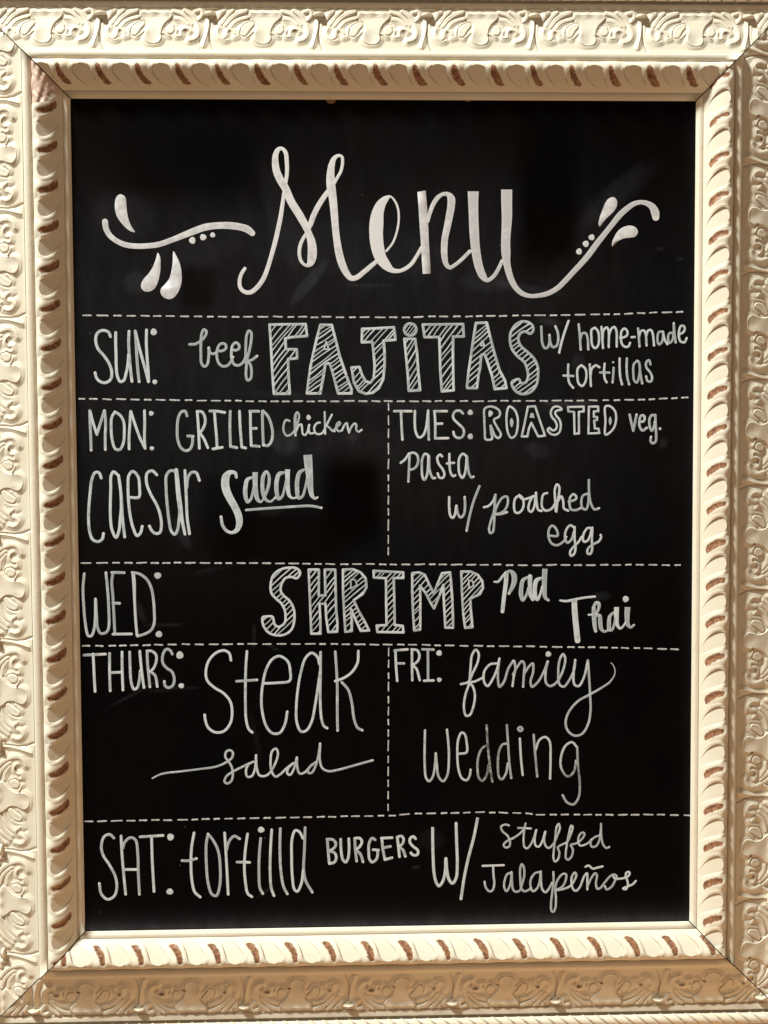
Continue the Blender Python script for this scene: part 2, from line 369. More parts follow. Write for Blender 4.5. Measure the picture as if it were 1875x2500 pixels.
RAILS = [  # label, half length, half distance, angle, scoop phase, scoop pitch, leaf phase
 ('top rail of the cream frame', HW, HH, 0.0, -62.3, 37.22, -64.5),
 ('left rail of the cream frame', HH, HW, math.pi / 2, 1.3, 37.1, -12.0),
 ('bottom rail of the cream frame', HW, HH, math.pi, 2.3, 37.4, 40.0),
 ('right rail of the cream frame', HH, HW, -math.pi / 2, 7.0, 37.15, -33.6)]
for lab, A, D, ang, sp, sper, lp in RAILS:
    r = link('frame_rail', rail_mesh(A, D), board, rot=ang, label=lab)
    link('rope_moulding', rope_mesh(A, D), r)
    def place(me, name, phase, per, umax, ulo, x0, x1, leanmax):
        k0 = int(math.floor((-(A + umax) - phase) / per)) - 2; k1 = int(math.ceil((A + umax - phase) / per)) + 2
        for k in range(k0, k1 + 1):
            s0 = phase + k * per
            lo, hi = s0 + x0, s0 + x1 + leanmax
            if hi < -(A + umax) or lo > A + umax: continue
            if lo > -(A + ulo) + GAP and hi < A + ulo - GAP: m2 = me
            else:
                m2 = clip_mesh(me, A, s0)
                if m2 is None: continue
                if name == 'scoop_ornament' and 'left' in lab and s0 > 0:
                    # the corner where the moulding was broken and filled with plaster
                    n = len(m2.vertices); co = np.zeros(n * 3); m2.vertices.foreach_get('co', co); co = co.reshape(-1, 3) / MM
                    sg = co[:, 0] + s0; uu = co[:, 1]
                    pk = sstep(sg, 372 + (34 - uu) * 1.1, 392 + (34 - uu) * 1.0)
                    a = m2.attributes['plaster']; a.data.foreach_set('value', pk.astype(np.float32))
                    w_ = np.zeros(n, np.float32); m2.attributes['wear'].data.foreach_get('value', w_)
                    m2.attributes['wear'].data.foreach_set('value', (w_ * (1 - pk)).astype(np.float32))
                    flat = gad(np.minimum(uu, 33.8)) - 1.3 + .4 * np.sin(sg * .31 + uu * .52 + 1.5 * np.sin(uu * .27)) + .3 * np.sin(uu * .8 - sg * .23 + 2 * np.sin(sg * .35)) + np.random.normal(0, .07, n)
                    co[:, 2] = co[:, 2] * (1 - pk) + flat * pk
                    m2.vertices.foreach_set('co', (co * MM).ravel()); m2.update()
            o = link(name, m2, r, (s0, D, 0))
            if name == 'leaf_ornament': o.scale.z = random.uniform(.9, 1.06)
    place(build_tile(*st, 'scoop_ornament', sper / P1), 'scoop_ornament', sp, sper, 34.2, 6.6, -P1 / 2 + 3.2, P1 / 2 + 4.5, 12.5)
    place(LEAF_ME, 'leaf_ornament', lp, 103.6, 86.7, 44.4, -115 * KX, 1275 * KX, 0)

# unseen backing board, added behind the frame so the mitre gaps stay dark
def box_mesh(name, x0, x1, y0, y1, z0, z1, mat):
    V = [(x, y, z) for z in (z0, z1) for y in (y0, y1) for x in (x0, x1)]
    F = [(0, 2, 3, 1), (4, 5, 7, 6), (0, 1, 5, 4), (2, 6, 7, 3), (0, 4, 6, 2), (1, 3, 7, 5)]
    return mesh(name, V, F, mat, smooth=False)
link('added_backing_board', box_mesh('added_backing_board', -402, 402, -506, 506, -20, -14.3, M_BACK), board)
# ------------------------------------------------------------------ the chalkboard panel
PZ = -1.2
def at(px, py, z=PZ):
    """a point of the photograph (1875 x 2500) carried to the board's plane, mm"""
    d = RM.transposed() @ Vector(((px - 937.5) / 2800, -(py - 1250) / 2800, -1))
    t = (z * MM - CAMB.z) / d.z; p = CAMB + t * d
    return p.x / MM, p.y / MM
def at_arr(P, z=PZ):
    P = np.asarray(P, float); R = np.array(RM.transposed()); C = np.array(CAMB)
    d = np.stack([(P[:, 0] - 937.5) / 2800, -(P[:, 1] - 1250) / 2800, -np.ones(len(P))], 1) @ R.T
    t = (z * MM - C[2]) / d[:, 2]
    return (C + t[:, None] * d)[:, :2] / MM
nx, ny = 246, 330
gx = np.linspace(-306, 306, nx); gy = np.linspace(-409, 409, ny); X, Y = np.meshgrid(gx, gy)
# approximate photograph coordinates of every vertex, used only to place the smudges
ox, oy = at(937.5, 1250); sx = (at(1437.5, 1250)[0] - ox) / 500; sy = (at(937.5, 750)[1] - oy) / 500
PX = 937.5 + (X - ox) / sx; PY = 1250 - (Y - oy) / sy
dust_and_glow = .165 * sstep(PY, 300, 720) * (1 - sstep(PY, 950, 1600)) + .018
dust_and_glow *= 1 - .6 * sstep(PX, 1200, 1650)
def ell(cx, cy, rx, ry, ang, a, soft=.35):
    c, s = math.cos(math.radians(ang)), math.sin(math.radians(ang))
    u = ((PX - cx) * c + (PY - cy) * s) / rx; v = (-(PX - cx) * s + (PY - cy) * c) / ry
    return a * (1 - sstep(np.sqrt(u * u + v * v), 1 - soft, 1 + soft))
def rnd(cx, cy, rx, ry, a, soft=.38):
    u = np.abs(PX - cx) / rx; v = np.abs(PY - cy) / ry
    return a * (1 - sstep((u ** 5 + v ** 5) ** .2, 1 - soft, 1 + soft))
for e in ((800, 600, 330, 60, 8, .10), (760, 690, 60, 14, -50, .35), (905, 697, 50, 6, 0, .22), (960, 500, 300, 220, 10, .05), (1500, 480, 120, 30, -38, .10), (1440, 560, 170, 30, -52, .12),
          (1190, 690, 60, 22, 0, .20), (1290, 705, 80, 8, 10, .25), (1610, 608, 16, 2, -15, .35), (1660, 634, 9, 2, 5, .25), (1340, 786, 30, 8, 10, .35), (1390, 985, 60, 8, 0, .45), (1310, 1100, 28, 18, 20, .22),
          (1620, 1085, 10, 12, 0, .3), (700, 1075, 32, 34, 0, .35), (860, 1065, 14, 10, 0, .3), (870, 1100, 120, 60, 0, .10), (450, 1300, 12, 40, -25, .28), (660, 1245, 30, 14, 0, .22), (320, 530, 70, 60, 20, .16), (480, 620, 90, 40, 0, .10), (345, 690, 26, 26, 0, .28), (700, 540, 30, 160, -20, .10),
          (1410, 885, 16, 18, 0, .25), (1130, 1000, 200, 14, 0, .08), (860, 975, 260, 12, 4, .14), (335, 1690, 70, 3, -28, .30), (430, 1683, 60, 3, -4, .22), (345, 1490, 8, 30, -20, .25), (400, 1524, 40, 3, 0, .25), (620, 1555, 3, 26, 0, .3), (665, 1582, 18, 3, 35, .4), (620, 1800, 6, 60, -12, .10), (1470, 1463, 22, 10, 0, .25), (1010, 2140, 10, 3, -20, .5), (640, 2195, 24, 3, -35, .25), (560, 1380, 90, 6, -12, .15), (1050, 2070, 30, 26, 0, .10)):
    dust_and_glow += ell(*e) * .75
for q in ((1337, 470, 70, 190, 1.0), (860, 1225, 72, 115, 1.0), (690, 1315, 150, 70, .8), (497, 700, 42, 50, .6), (470, 400, 170, 80, .8), (560, 1270, 60, 110, .6)):
    dust_and_glow *= 1 - rnd(*q)
dust_and_glow += .95 * np.exp(-(Y + 403) / 6.0) * (Y > -404) + .12 * np.exp(-(300 - X) / 5.0)   # reflected glow of the lip, painted in along the bottom and right edges
dust_and_glow = np.clip(dust_and_glow, 0, 1)
panel = link('chalkboard_panel', mesh('chalkboard_panel', np.stack([X, Y, np.full_like(X, PZ)], -1).reshape(-1, 3).tolist(), grid_faces(ny, nx), M_BOARD, dict(dust_and_glow=dust_and_glow.ravel())), board)

# ------------------------------------------------------------------ chalk writing
class Ink:
    """collects ribbons of marker paint, a little domed, each stroke a hair above the last"""
    def __init__(s): s.V = []; s.F = []; s.pool = []; s.fade = []; s.k = 0; s.tone = []; s.rim = []
    def z(s): s.k += 1; return PZ + .05 + .006 * (s.k % 40)
    def ribbon(s, P, W, closed=False, butt=False, jit=.05):
        P = np.asarray(P, float); W = np.asarray(W, float); n = len(P); z = z0 = s.z(); hh = .05
        keep = [0] + [i for i in range(1, n) if np.hypot(*(P[i] - P[i - 1])) > 1e-4]; P = P[keep]; W = W[keep]; n = len(P)
        if n < 2: return
        if closed: Tn = np.roll(P, -1, 0) - np.roll(P, 1, 0)
        else: Tn = np.gradient(P, axis=0)
        Tn /= np.maximum(np.hypot(Tn[:, 0], Tn[:, 1]), 1e-9)[:, None]
        N = np.stack([-Tn[:, 1], Tn[:, 0]], 1)
        ph = random.random() * 9
        ar = np.arange(n)
        jit = jit * np.minimum(1, 2.2 / np.maximum(W, 1)); tn = random.random()
        jl = 1 + jit * (np.sin(ar * 1.1 + ph) * .5 + np.random.uniform(-1, 1, n) * .6); jr = 1 + jit * (np.sin(ar * .9 + ph * 2) * .5 + np.random.uniform(-1, 1, n) * .6)
        if closed: jl[-1] = jl[0]; jr[-1] = jr[0]
        Lp = P + N * (W / 2 * jl)[:, None]; Rp = P - N * (W / 2 * jr)[:, None]
        b = len(s.V)
        for i in range(n):
            z += .00015
            s.V += [(*Lp[i], z - .03), (*(P[i] * .5 + Lp[i] * .5), z + hh * .8), (*(P[i] * .5 + Rp[i] * .5), z + hh * .8), (*Rp[i], z - .03)]
            e = 0 if closed else (0.9 if (n > 3 and i >= n - 2) else 0)
            s.pool += [e] * 4; s.fade += [0] * 4; s.tone += [tn] * 4; s.rim += [1, .15, .15, 1]
        for i in range(n if closed else n - 1):
            a = b + 4 * i; c = b + 4 * ((i + 1) % n)
            for q in range(3): s.F.append((a + q, a + q + 1, c + q + 1, c + q))
        if not closed:
            for end, sg, skip in ((n - 1, 1, False), (0, -1, butt)):
                if skip: continue
                z = z0 if end == 0 else z
                c0 = len(s.V); r = W[end] / 2; th = math.atan2(Tn[end][1] * sg, Tn[end][0] * sg)
                for a in np.linspace(-math.pi / 2, math.pi / 2, 9):
                    s.V.append((P[end][0] + r * math.cos(th + a), P[end][1] + r * math.sin(th + a), z - .03)); s.pool.append(.9 * (end > 0)); s.fade.append(0)
                m = len(s.V); s.V.append((P[end][0], P[end][1], z + hh * .8)); s.pool.append(1.0 * (end > 0)); s.fade.append(0)
                for q in range(8): s.F.append((m, c0 + q, c0 + q + 1))
        s.tone += [tn] * (len(s.V) - len(s.tone)); s.rim += [.6] * (len(s.V) - len(s.rim))
    def sync(s, r=.4):
        while len(s.tone) < len(s.V): s.tone.append(.5); s.rim.append(r)
    def fill(s, P):
        z = s.z() + .02; b = len(s.V); P = np.asarray(P, float)
        c = P.mean(0)
        for p in P: s.V.append((p[0], p[1], z - .03)); s.pool.append(0); s.fade.append(0)
        for p in P: s.V.append((*(p + (c - p) / max(np.hypot(*(c - p)), 1e-6) * min(.22, .2 * np.hypot(*(c - p)))), z + .0)); s.pool.append(0); s.fade.append(0)
        n = len(P)
        for i in range(n): s.F.append((b + i, b + (i + 1) % n, b + n + (i + 1) % n, b + n + i))
        for t in tessellate_polygon([[Vector((*v[:2], 0)) for v in s.V[b + n:b + 2 * n]]]): s.F.append(tuple(b + n + i for i in t))
        s.sync(.2)
    def dot(s, c, r, pool=.35):
        z = s.z(); b = len(s.V); n = 18
        e = random.uniform(.92, 1.06); ph = random.random() * 6
        for q, rr, zz in ((0, 1, -.03), (1, .75, .03), (2, .4, .05)):
            for i in range(n):
                a = 2 * math.pi * i / n; k = r * rr * (1 + .05 * math.sin(3 * a + ph))
                s.V.append((c[0] + k * e * math.cos(a), c[1] + k / e * math.sin(a), z + zz)); s.pool.append(pool if q else .1); s.fade.append(0)
        m = len(s.V); s.V.append((c[0], c[1], z + .05)); s.pool.append(pool); s.fade.append(0)
        for q in range(2):
            for i in range(n): s.F.append((b + q * n + i, b + q * n + (i + 1) % n, b + (q + 1) * n + (i + 1) % n, b + (q + 1) * n + i))
        for i in range(n): s.F.append((m, b + 2 * n + i, b + 2 * n + (i + 1) % n))
        s.sync(.3)

def nums(t): return [tuple(float(v) for v in q.split(',')) for q in t.split()]
def hatch(ink, polys, ang, space, width, tr):
    """parallel strokes inside an outline (zoom coordinates), clipped to it"""
    th = -math.radians(ang); dx, dy = math.cos(th), math.sin(th); nx_, ny_ = -dy, dx
    allp = [p for pl in polys for p in pl]
    proj = [p[0] * nx_ + p[1] * ny_ for p in allp]; c = min(proj) + space * .6
    while c < max(proj):
        cc = c + random.uniform(-.12, .12) * space; aa = th + random.uniform(-.05, .05)
        ex, ey = math.cos(aa), math.sin(aa); mx, my = -ey, ex
        # rotate about the line's own middle
        pm = [p[0] * dx + p[1] * dy for p in allp]; mid = (min(pm) + max(pm)) / 2
        qx, qy = nx_ * cc + dx * mid, ny_ * cc + dy * mid; k = qx * mx + qy * my
        hits = []
        for pl in polys:
            for i in range(len(pl)):
                a, b = pl[i], pl[(i + 1) % len(pl)]; da = a[0] * mx + a[1] * my - k; db = b[0] * mx + b[1] * my - k
                if (da > 0) != (db > 0):
                    t = da / (da - db); x = a[0] + t * (b[0] - a[0]); y = a[1] + t * (b[1] - a[1]); hits.append(x * ex + y * ey)
        hits.sort()
        for i in range(0, len(hits) - 1, 2):
            t0, t1 = hits[i] + 2, hits[i + 1] - 2
            if t1 - t0 < width * 1.2: continue
            bow = random.uniform(-.03, .03) * (t1 - t0)
            pts = [(mx * k + ex * t, my * k + ey * t) for t in (t0, (t0 + t1) / 2, t1)]; pts[1] = (pts[1][0] + mx * bow, pts[1][1] + my * bow)
            P = tr(np.array([(p[0], p[1]) for p in pts])); W_ = width * random.uniform(.85, 1.15)
            wm = tr(np.array([(0, 0), (W_, 0)])); wd = np.hypot(*(wm[1] - wm[0]))
            S = cr(P, False, 1.5); ink.ribbon(S, np.full(len(S), wd))
        c += space * random.uniform(.9, 1.1)
DATA = """
@ornament|chalk flourish with three drops and three dots left of Menu heading|200 300 500|40|w
s 187,800,46 195,855,44 225,910,42 275,952,40 345,985,42 430,998,42 520,997,42 620,985,42 710,955,42 800,920,46 900,880,52 1000,845,54 1100,832,52 1200,832,55 1290,845,55 1340,862,56 1380,893,46
p 310,578 350,600 360,660 365,720 380,790 405,845 430,885 400,880 355,850 315,805 285,760 268,700 268,640 280,600
p 615,1052 632,1080 637,1150 632,1220 615,1290 590,1340 550,1365 510,1365 482,1340 480,1305 500,1265 540,1220 575,1165 600,1100
p 742,1040 770,1085 795,1145 808,1230 805,1300 785,1360 750,1410 710,1428 665,1415 638,1380 640,1345 670,1310 705,1265 725,1200 735,1130
d 895,952,26 982,926,25 1059,908,20
@lettering|large brush script heading reading Menu|550 300 500|30|w
s 158,1180,26 128,1230,28 115,1290,30 125,1340,30 160,1370,32 205,1372,34 260,1330,36 310,1260,36 345,1170,34 375,1070,34 405,960,36 430,850,36 450,750,34 465,650,30 478,560,28 490,480,28 500,400,30 498,310,32 488,240,32 460,208,26 430,215,34 408,260,44 405,320,52 415,390,58 445,460,60 487,530,60 535,640,62 603,750,62 648,830,58 672,885,52 697,960,64 705,1040,72 700,1100,68 685,1140,50 655,1155,24 615,1120,26 600,1060,28 608,990,28 635,930,26 665,880,24 690,820,40 715,750,42 755,670,42 800,600,40 845,540,36 880,490,28 910,440,24 937,390,24 950,320,24 945,275,22 918,265,24 885,285,34 862,340,50 853,420,62 855,500,70 868,590,64 880,700,60 888,800,56 895,880,54 905,960,56 920,1050,60 945,1140,60 980,1215,52 1020,1258,42 1065,1252,40 1120,1210,38 1180,1160,36 1228,1120,30
s 1305,1038,18 1355,975,17 1388,890,17 1405,790,17 1400,700,17 1375,635,16 1338,597,16 1305,612,44 1262,660,74 1235,730,94 1225,810,110 1222,900,108 1232,1000,104 1258,1090,92 1305,1155,74 1350,1192,44 1405,1200,30 1460,1180,30 1510,1140,30 1550,1080,28 1590,1010,28
@lettering|large brush script heading reading Menu|900 300 500|30|w
q 395,560 462,548 470,640 478,740 484,850 487,950 495,1080 503,1220 438,1224 430,1100 425,1000 415,860 405,700
s 480,800,22 495,735,30 520,665,34 560,605,34 600,578,28 640,578,36 667,610,60 668,670,60 655,750,58 635,850,54 618,930,52 612,1010,52 615,1090,48 630,1148,38 657,1172,30 700,1150,28 760,1100,28 820,1040,28
b 847,555,88 847,640,80 850,760,76 855,880,76 862,980,72 875,1080,70 895,1170,66 925,1240,58 960,1275,32 1010,1245,30 1050,1185,30 1080,1120,28
b 1118,540,88 1118,640,86 1120,760,82 1115,860,76 1110,960,72 1112,1050,72 1118,1130,58 1135,1210,52 1160,1280,48 1200,1345,42 1250,1385,38 1310,1402,32 1380,1398,34 1450,1382,38 1530,1338,40 1600,1270,42 1660,1205,42 1721,1140,44 1781,1070,46 1851,975,46 1911,900,42 1971,825,42 2031,750,46 2091,695,44 2151,655,38 2206,643,34 2261,655,42 2301,685,56 2321,730,66 2326,765,56
@ornament|chalk flourish with two drops and three dots right of Menu heading|1250 300 500|40|w
p 825,602 848,625 850,670 830,710 790,750 750,790 725,825 710,840 702,820 712,760 735,700 755,650 785,612
p 960,832 1005,850 1020,885 1000,920 960,930 910,935 865,955 835,980 812,1000 810,975 830,920 860,875 900,845
d 645,927,24 598,980,25 543,1042,24
@lettering|tall thin chalk lettering reading SUN with a colon|180 760 500|22|g
s 298,205 280,168 230,155 190,180 178,235 195,300 245,360 285,420 308,490 300,550 260,578 215,570 185,540 173,498
s 340,172 340,250 343,350 345,450 355,530 378,570 405,560 425,500 437,440 445,350
s 448,162 445,250 450,350 458,450 472,568
s 498,160 505,250 512,380 520,480 530,570
s 500,165 530,290 560,400 585,490 605,570
s 590,152 588,250 595,380 603,480 607,570
d 648,167,26 657,572,19
@lettering|cursive chalk word reading beef|180 760 500|20|g
s 938,268 985,265 1035,235 1068,195 1075,165 1055,148 1037,180 1030,260 1030,350 1035,420 1058,448 1082,430 1094,360 1094,295
s 1096,300 1105,335 1130,345 1155,335
s 1160,318 1195,322 1230,305 1233,275 1210,260 1180,272 1162,315 1160,370 1175,420 1205,445 1245,440 1275,405 1290,370
s 1285,310 1310,316 1338,303 1337,270 1312,254 1287,277 1277,330 1280,385 1300,430 1335,438 1368,418 1395,370
s 1402,385 1395,420 1395,260 1402,190 1420,158 1438,175 1438,230 1425,310 1405,390 1397,470 1397,530 1410,560 1433,545 1440,480 1430,430 1412,410 1450,390 1485,362
@lettering|hatched block capitals reading FAJITAS|640 760 400|25|g
o 75,135 440,130 455,250 300,262 235,275 240,385 350,385 355,475 262,485 265,600 272,720 280,835 120,835 105,640 95,450 85,270
h 52,44,13
o 590,138 705,138 745,290 790,470 850,640 905,790 905,832 770,832 745,740 715,620 685,530 640,530 625,640 605,740 590,832 455,832 470,700 490,560 520,420 555,270
i 650,310 675,385 625,385
h 36,40,13
o 1012,178 1150,174 1335,162 1350,288 1230,298 1240,420 1240,560 1225,690 1180,780 1120,825 1050,835 980,810 930,720 905,570 985,565 1010,640 1050,710 1095,725 1130,680 1140,560 1130,430 1115,310 1010,315
h 46,42,13
k 1500,185,62
h 54,28,9
o 1440,280 1550,280 1570,430 1580,600 1600,800 1485,805 1475,640 1455,430
h 58,46,13
@lettering|hatched block capitals reading FAJITAS|940 760 400|25|g
o 382,135 790,130 798,255 690,258 688,400 690,600 695,800 575,812 560,600 555,400 550,262 400,262
h 52,44,13
o 920,120 1030,115 1065,260 1110,430 1160,600 1215,700 1230,778 1110,788 1085,660 1040,520 1010,438 975,442 965,560 945,660 930,778 835,778 830,765 845,620 870,450 895,280
i 985,300 1010,350 970,345
h 42,43,13
c 1470,228 1502,190 1490,140 1440,108 1380,105 1320,140 1275,210 1265,290 1285,380 1340,455 1410,515 1440,590 1448,670 1422,722 1380,728 1355,688 1285,718 1300,780 1350,828 1410,838 1480,815 1535,740 1550,650 1545,560 1510,480 1440,410 1375,350 1350,280 1370,225 1420,205
h 38,42,13
@lettering|small chalk lettering reading w/|1290 760 420|22|g
s 125,148 128,230 135,310 158,355 185,350 203,300 203,228
s 205,232 212,300 235,345 270,335 288,280 282,200 260,145
s 388,92 350,200 320,300 297,398
@lettering|small chalk lettering reading home-made|1290 760 420|21|g
s 485,125 495,220 500,300 505,370
s 500,275 520,215 550,210 570,250 578,368
s 640,158 610,180 608,250 618,330 645,356 672,330 682,260 670,190 643,160
s 705,150 712,250 720,355
s 715,270 725,185 755,156 772,180 775,345
s 777,235 800,170 830,152 848,185 852,340
s 885,255 925,250 955,225 950,185 925,167 900,190 893,260 905,320 940,345 970,333 980,305
s 995,250 1025,248
s 1058,165 1065,250 1072,340
s 1068,245 1085,192 1115,187 1130,215 1140,330
s 1137,235 1155,187 1183,182 1200,220 1212,330
s 1292,195 1258,202 1245,270 1258,320 1285,300 1298,250 1298,198
s 1299,205 1313,270 1340,318
s 1393,212 1362,210 1347,255 1357,305 1383,290 1400,220 1402,115
s 1402,115 1408,200 1420,300
s 1450,225 1490,205 1508,175 1498,142 1472,142 1454,182 1452,250 1470,293 1508,298 1526,258
@lettering|small chalk lettering reading tortillas under home-made|1290 760 420|21|g
s 385,512 383,600 395,690 432,738
s 338,620 432,625
s 510,520 477,552 472,630 487,700 520,720 550,680 560,600 545,548 512,522
s 592,512 597,600 603,720
s 600,620 612,555 650,522 685,540
s 735,505 730,590 738,655 755,685
s 692,590 780,592
s 822,545 818,620 812,685
d 818,492,10
s 880,455 880,550 887,640 903,705
s 950,455 947,550 955,640 972,705
s 1048,477 1017,512 1012,600 1022,670 1045,688 1065,640 1075,550 1067,492 1050,477
s 1070,500 1080,600 1098,695
s 1178,512 1163,472 1137,492 1137,540 1175,590 1193,640 1180,678 1150,673 1135,628
@lettering|tall thin chalk lettering reading MON with a colon|190 980 500|21|g
s 97,75 100,180 105,290 108,395
s 100,80 120,160 155,268
s 155,268 185,170 215,75
s 217,75 225,180 222,290 223,390
s 300,85 275,130 270,220 280,320 305,385 340,390 368,340 377,250 370,160 340,110 300,85
s 428,80 422,180 415,300 416,385
s 430,82 465,190 505,300 545,380
s 540,75 542,180 540,300 545,380
d 595,97,19 600,380,17
@lettering|tall thin chalk lettering reading GRILLED|190 980 500|21|g
s 885,118 870,80 840,85 815,130 805,220 810,310 835,375 875,400 910,385 928,340 930,285
s 890,280 935,283
s 967,80 975,180 980,280 985,380
s 968,82 1005,85 1030,130 1030,180 1005,235 985,252
s 988,255 1020,300 1053,375
s 1070,78 1130,80 1190,90
s 1107,85 1115,190 1125,300 1128,370
s 1095,385 1170,372
s 1235,80 1232,200 1237,360
s 1237,365 1288,375
s 1310,80 1315,200 1328,368
s 1328,370 1360,378
s 1398,85 1399,200 1405,358
s 1392,80 1465,80
s 1410,220 1445,218
s 1410,360 1470,365
s 1495,80 1497,200 1503,350
s 1500,77 1540,120 1570,200 1578,270 1565,330 1540,358 1505,355
@lettering|very tall thin chalk lettering reading caesar|190 980 500|22|g
s 190,620 170,577 140,577 112,640 100,740 90,850 87,950 97,1060 122,1120 165,1136 198,1115 208,1070
s 320,592 290,570 270,600 267,700 264,820 264,930 277,1040 310,1103 333,1050 343,960 352,850 345,700 330,600
s 335,640 350,750 358,880 368,1000 380,1098
s 425,778 495,775 500,700 488,610 445,567 414,600 407,700 412,820 427,940 450,1030 480,1088 508,1065 522,1012
s 640,595 602,562 562,582 557,660 590,750 640,840 670,930 677,1010 664,1063 630,1070 602,1050 580,1010
s 790,565 750,562 718,600 715,700 723,820 737,950 757,1050 785,1078 808,1040 820,960 825,880 815,800
s 797,555,30 806,650,34 815,750,36 828,850,36 840,940,30 852,1000,24 868,1075,22
s 868,560 874,680 880,800 886,940 905,1072
s 882,700 892,620 920,577 958,577 985,640
@lettering|brush script chalk word reading Salad with an underline|190 980 500|30|g
s 1285,615,22 1275,580,26 1235,575,36 1203,605,58 1193,660,64 1203,720,64 1235,790,60 1275,860,56 1303,930,56 1308,990,50 1285,1045,36 1245,1063,24 1202,1045,24 1172,1000,24 1160,935,22
@lettering|brush script chalk word reading Salad with an underline|520 980 440|24|g
s 355,700,22 315,722,34 300,780,38 298,860,38 318,925,28 348,900,24 368,830,22 383,750,22
b 388,652,48 388,750,44 395,840,42 412,905,34 440,925,20 470,890,18 495,830,26 514,760,28 515,685,26 492,645,22 466,680,34 455,760,34 462,850,34 490,908,26 530,922,20 575,885,20
s 650,655,24 610,668,36 587,730,38 585,820,38 603,895,32 633,880,24 660,800,22 678,700,20
b 686,625,46 686,700,40 690,800,36 705,870,30 740,892,18 775,880,18
s 835,630,22 797,655,34 777,720,38 774,810,38 787,888,32 820,878,24 848,800,22 868,700,20
b 872,492,78 880,600,72 890,700,60 898,800,48 912,868,36 942,895,20 962,883,18
s 305,1000,22 450,988,22 600,978,22 750,968,22 900,962,22 998,980,22
@lettering|small cursive chalk word reading chicken|520 980 440|18|g
s 705,180 672,172 652,215 652,280 680,316 720,303 748,272 785,180 793,125 775,100 760,130,24 757,220,26 760,313,20
s 765,275 790,222 813,212 820,250 828,300 848,310 870,280 885,218
s 887,215 882,260 892,293 925,292 940,285
d 880,148,22
s 985,195 957,202 932,240 942,288 970,303 1008,290 1025,262
s 1028,98 1030,180 1033,298
s 1095,122 1065,180 1042,225
s 1047,225 1075,245 1095,268 1120,275
s 1115,262 1150,227 1172,205 1160,190 1140,212 1137,250 1157,275 1187,267
s 1187,268 1215,212 1232,200 1241,245 1253,287
s 1253,285 1275,235 1306,203 1320,220 1319,260 1340,280 1368,262
@lettering|tall thin chalk lettering reading TUES with a colon|930 960 400|24|g
s 135,182 310,182
s 203,180 208,300 213,400 218,470
s 345,180 343,290 352,390 385,448 425,430 455,360 468,280 476,200
s 478,175 480,300 485,470
s 543,184 550,300 550,455
s 540,182 668,182
s 560,310 620,308
s 550,458 680,455
s 830,205 805,180 760,180 732,215 737,260 785,310 833,360 840,410 815,448 770,450 742,425 734,392
d 905,195,27 905,438,28
@lettering|outlined block capitals reading ROASTED|930 960 400|21|g
c 1050,160 1090,137 1150,143 1203,185 1198,235 1145,270 1175,340 1215,420 1190,455 1155,430 1130,370 1110,325 1117,400 1125,462 1062,468 1052,380 1047,260
p 1095,175 1120,180 1135,205 1118,228 1095,240
c 1300,135 1277,190 1272,300 1287,400 1320,452 1360,430 1383,350 1383,240 1350,165
p 1322,250 1340,280 1338,320 1325,345 1310,320 1308,280
@lettering|outlined block capitals reading ROASTED|1260 960 400|21|g
o 120,137 193,132 245,290 293,430 225,438 195,380 155,300 130,360 115,438 57,438 87,300
q 150,200 175,205 188,252 135,245
c 463,165 430,137 380,142 352,190 362,240 395,280 413,330 398,370 365,375 338,352 320,370 345,408 395,422 438,395 453,330 440,270 402,220 397,190 420,175
o 525,140 685,137 685,185 635,190 637,408 592,412 587,190 530,185
o 737,137 830,135 833,183 787,185 787,240 820,242 820,273 790,277 797,358 835,360 843,403 732,408
c 905,135 950,132 1000,180 1013,250 995,340 950,398 905,420 905,280
p 952,235 970,280 952,325 938,280
@lettering|small chalk lettering reading veg.|1260 960 400|24|g
s 1150,217 1165,290 1187,380
s 1187,380 1205,290 1220,217
s 1250,290 1290,285 1303,255 1293,227 1267,227 1250,270 1252,340 1282,378 1323,350
s 1405,227 1375,222 1352,260 1354,340 1374,380 1393,350 1405,290
s 1410,220 1412,320 1418,420 1413,488 1385,508 1362,485 1366,442
d 1458,360,14
@lettering|small chalk lettering reading pasta|930 960 400|23|g
s 200,705 240,675 285,610
s 290,625 285,750 278,895
s 285,620 320,602 363,622 378,680 360,740 322,770 290,772
s 480,628 447,614 420,660 414,760 422,850 440,878 463,840 478,740 480,640
s 488,640 490,750 505,820 530,862 548,858
s 620,640 600,622 572,650 582,710 625,770 643,820 628,856 592,853 575,812
s 693,615 695,720 705,800 730,840 752,832
s 668,712 740,705
s 868,640 830,614 797,650 787,740 797,820 825,858 848,820 862,740 868,645
s 872,640 880,740 895,820 920,855 938,845
@lettering|small chalk lettering reading w/ before poached|1060 1160 500|19|g
s 122,178 122,260 132,330 150,346 168,320 180,248
s 180,248 195,320 215,343 240,320 250,250 247,177
s 367,90 320,210 285,340 263,450
@lettering|cursive chalk word reading poached|1060 1160 500|18|g
s 403,260 440,250 480,205 497,158
s 497,158 492,220 483,300 460,370 445,440 455,470 475,460 485,400 490,320 510,250 555,182 590,175 598,215 575,280 530,310 495,316
s 495,318 540,315 590,300
s 690,162 657,190 647,260 660,303 690,303 718,270 725,220 712,180 690,162
s 690,172 720,195 770,185 805,170
s 800,175 775,215 765,280 785,298 808,265 820,190 825,142
s 825,142 830,220 845,283 870,290
s 915,145 885,157 872,210 877,265 905,288 950,273 978,235
s 985,293 980,200 978,115 995,75 1013,95 1012,150 998,220 990,295
s 1000,215 1030,172 1045,210 1052,270 1085,288
s 1090,215 1140,200 1153,180 1130,154 1102,180 1097,240 1110,278 1150,283 1185,268
s 1243,150 1205,167 1192,215 1202,268 1230,278 1248,230 1252,150
s 1253,40 1255,140 1270,230 1300,278 1335,268
@lettering|cursive chalk word reading egg|1060 1160 500|18|g
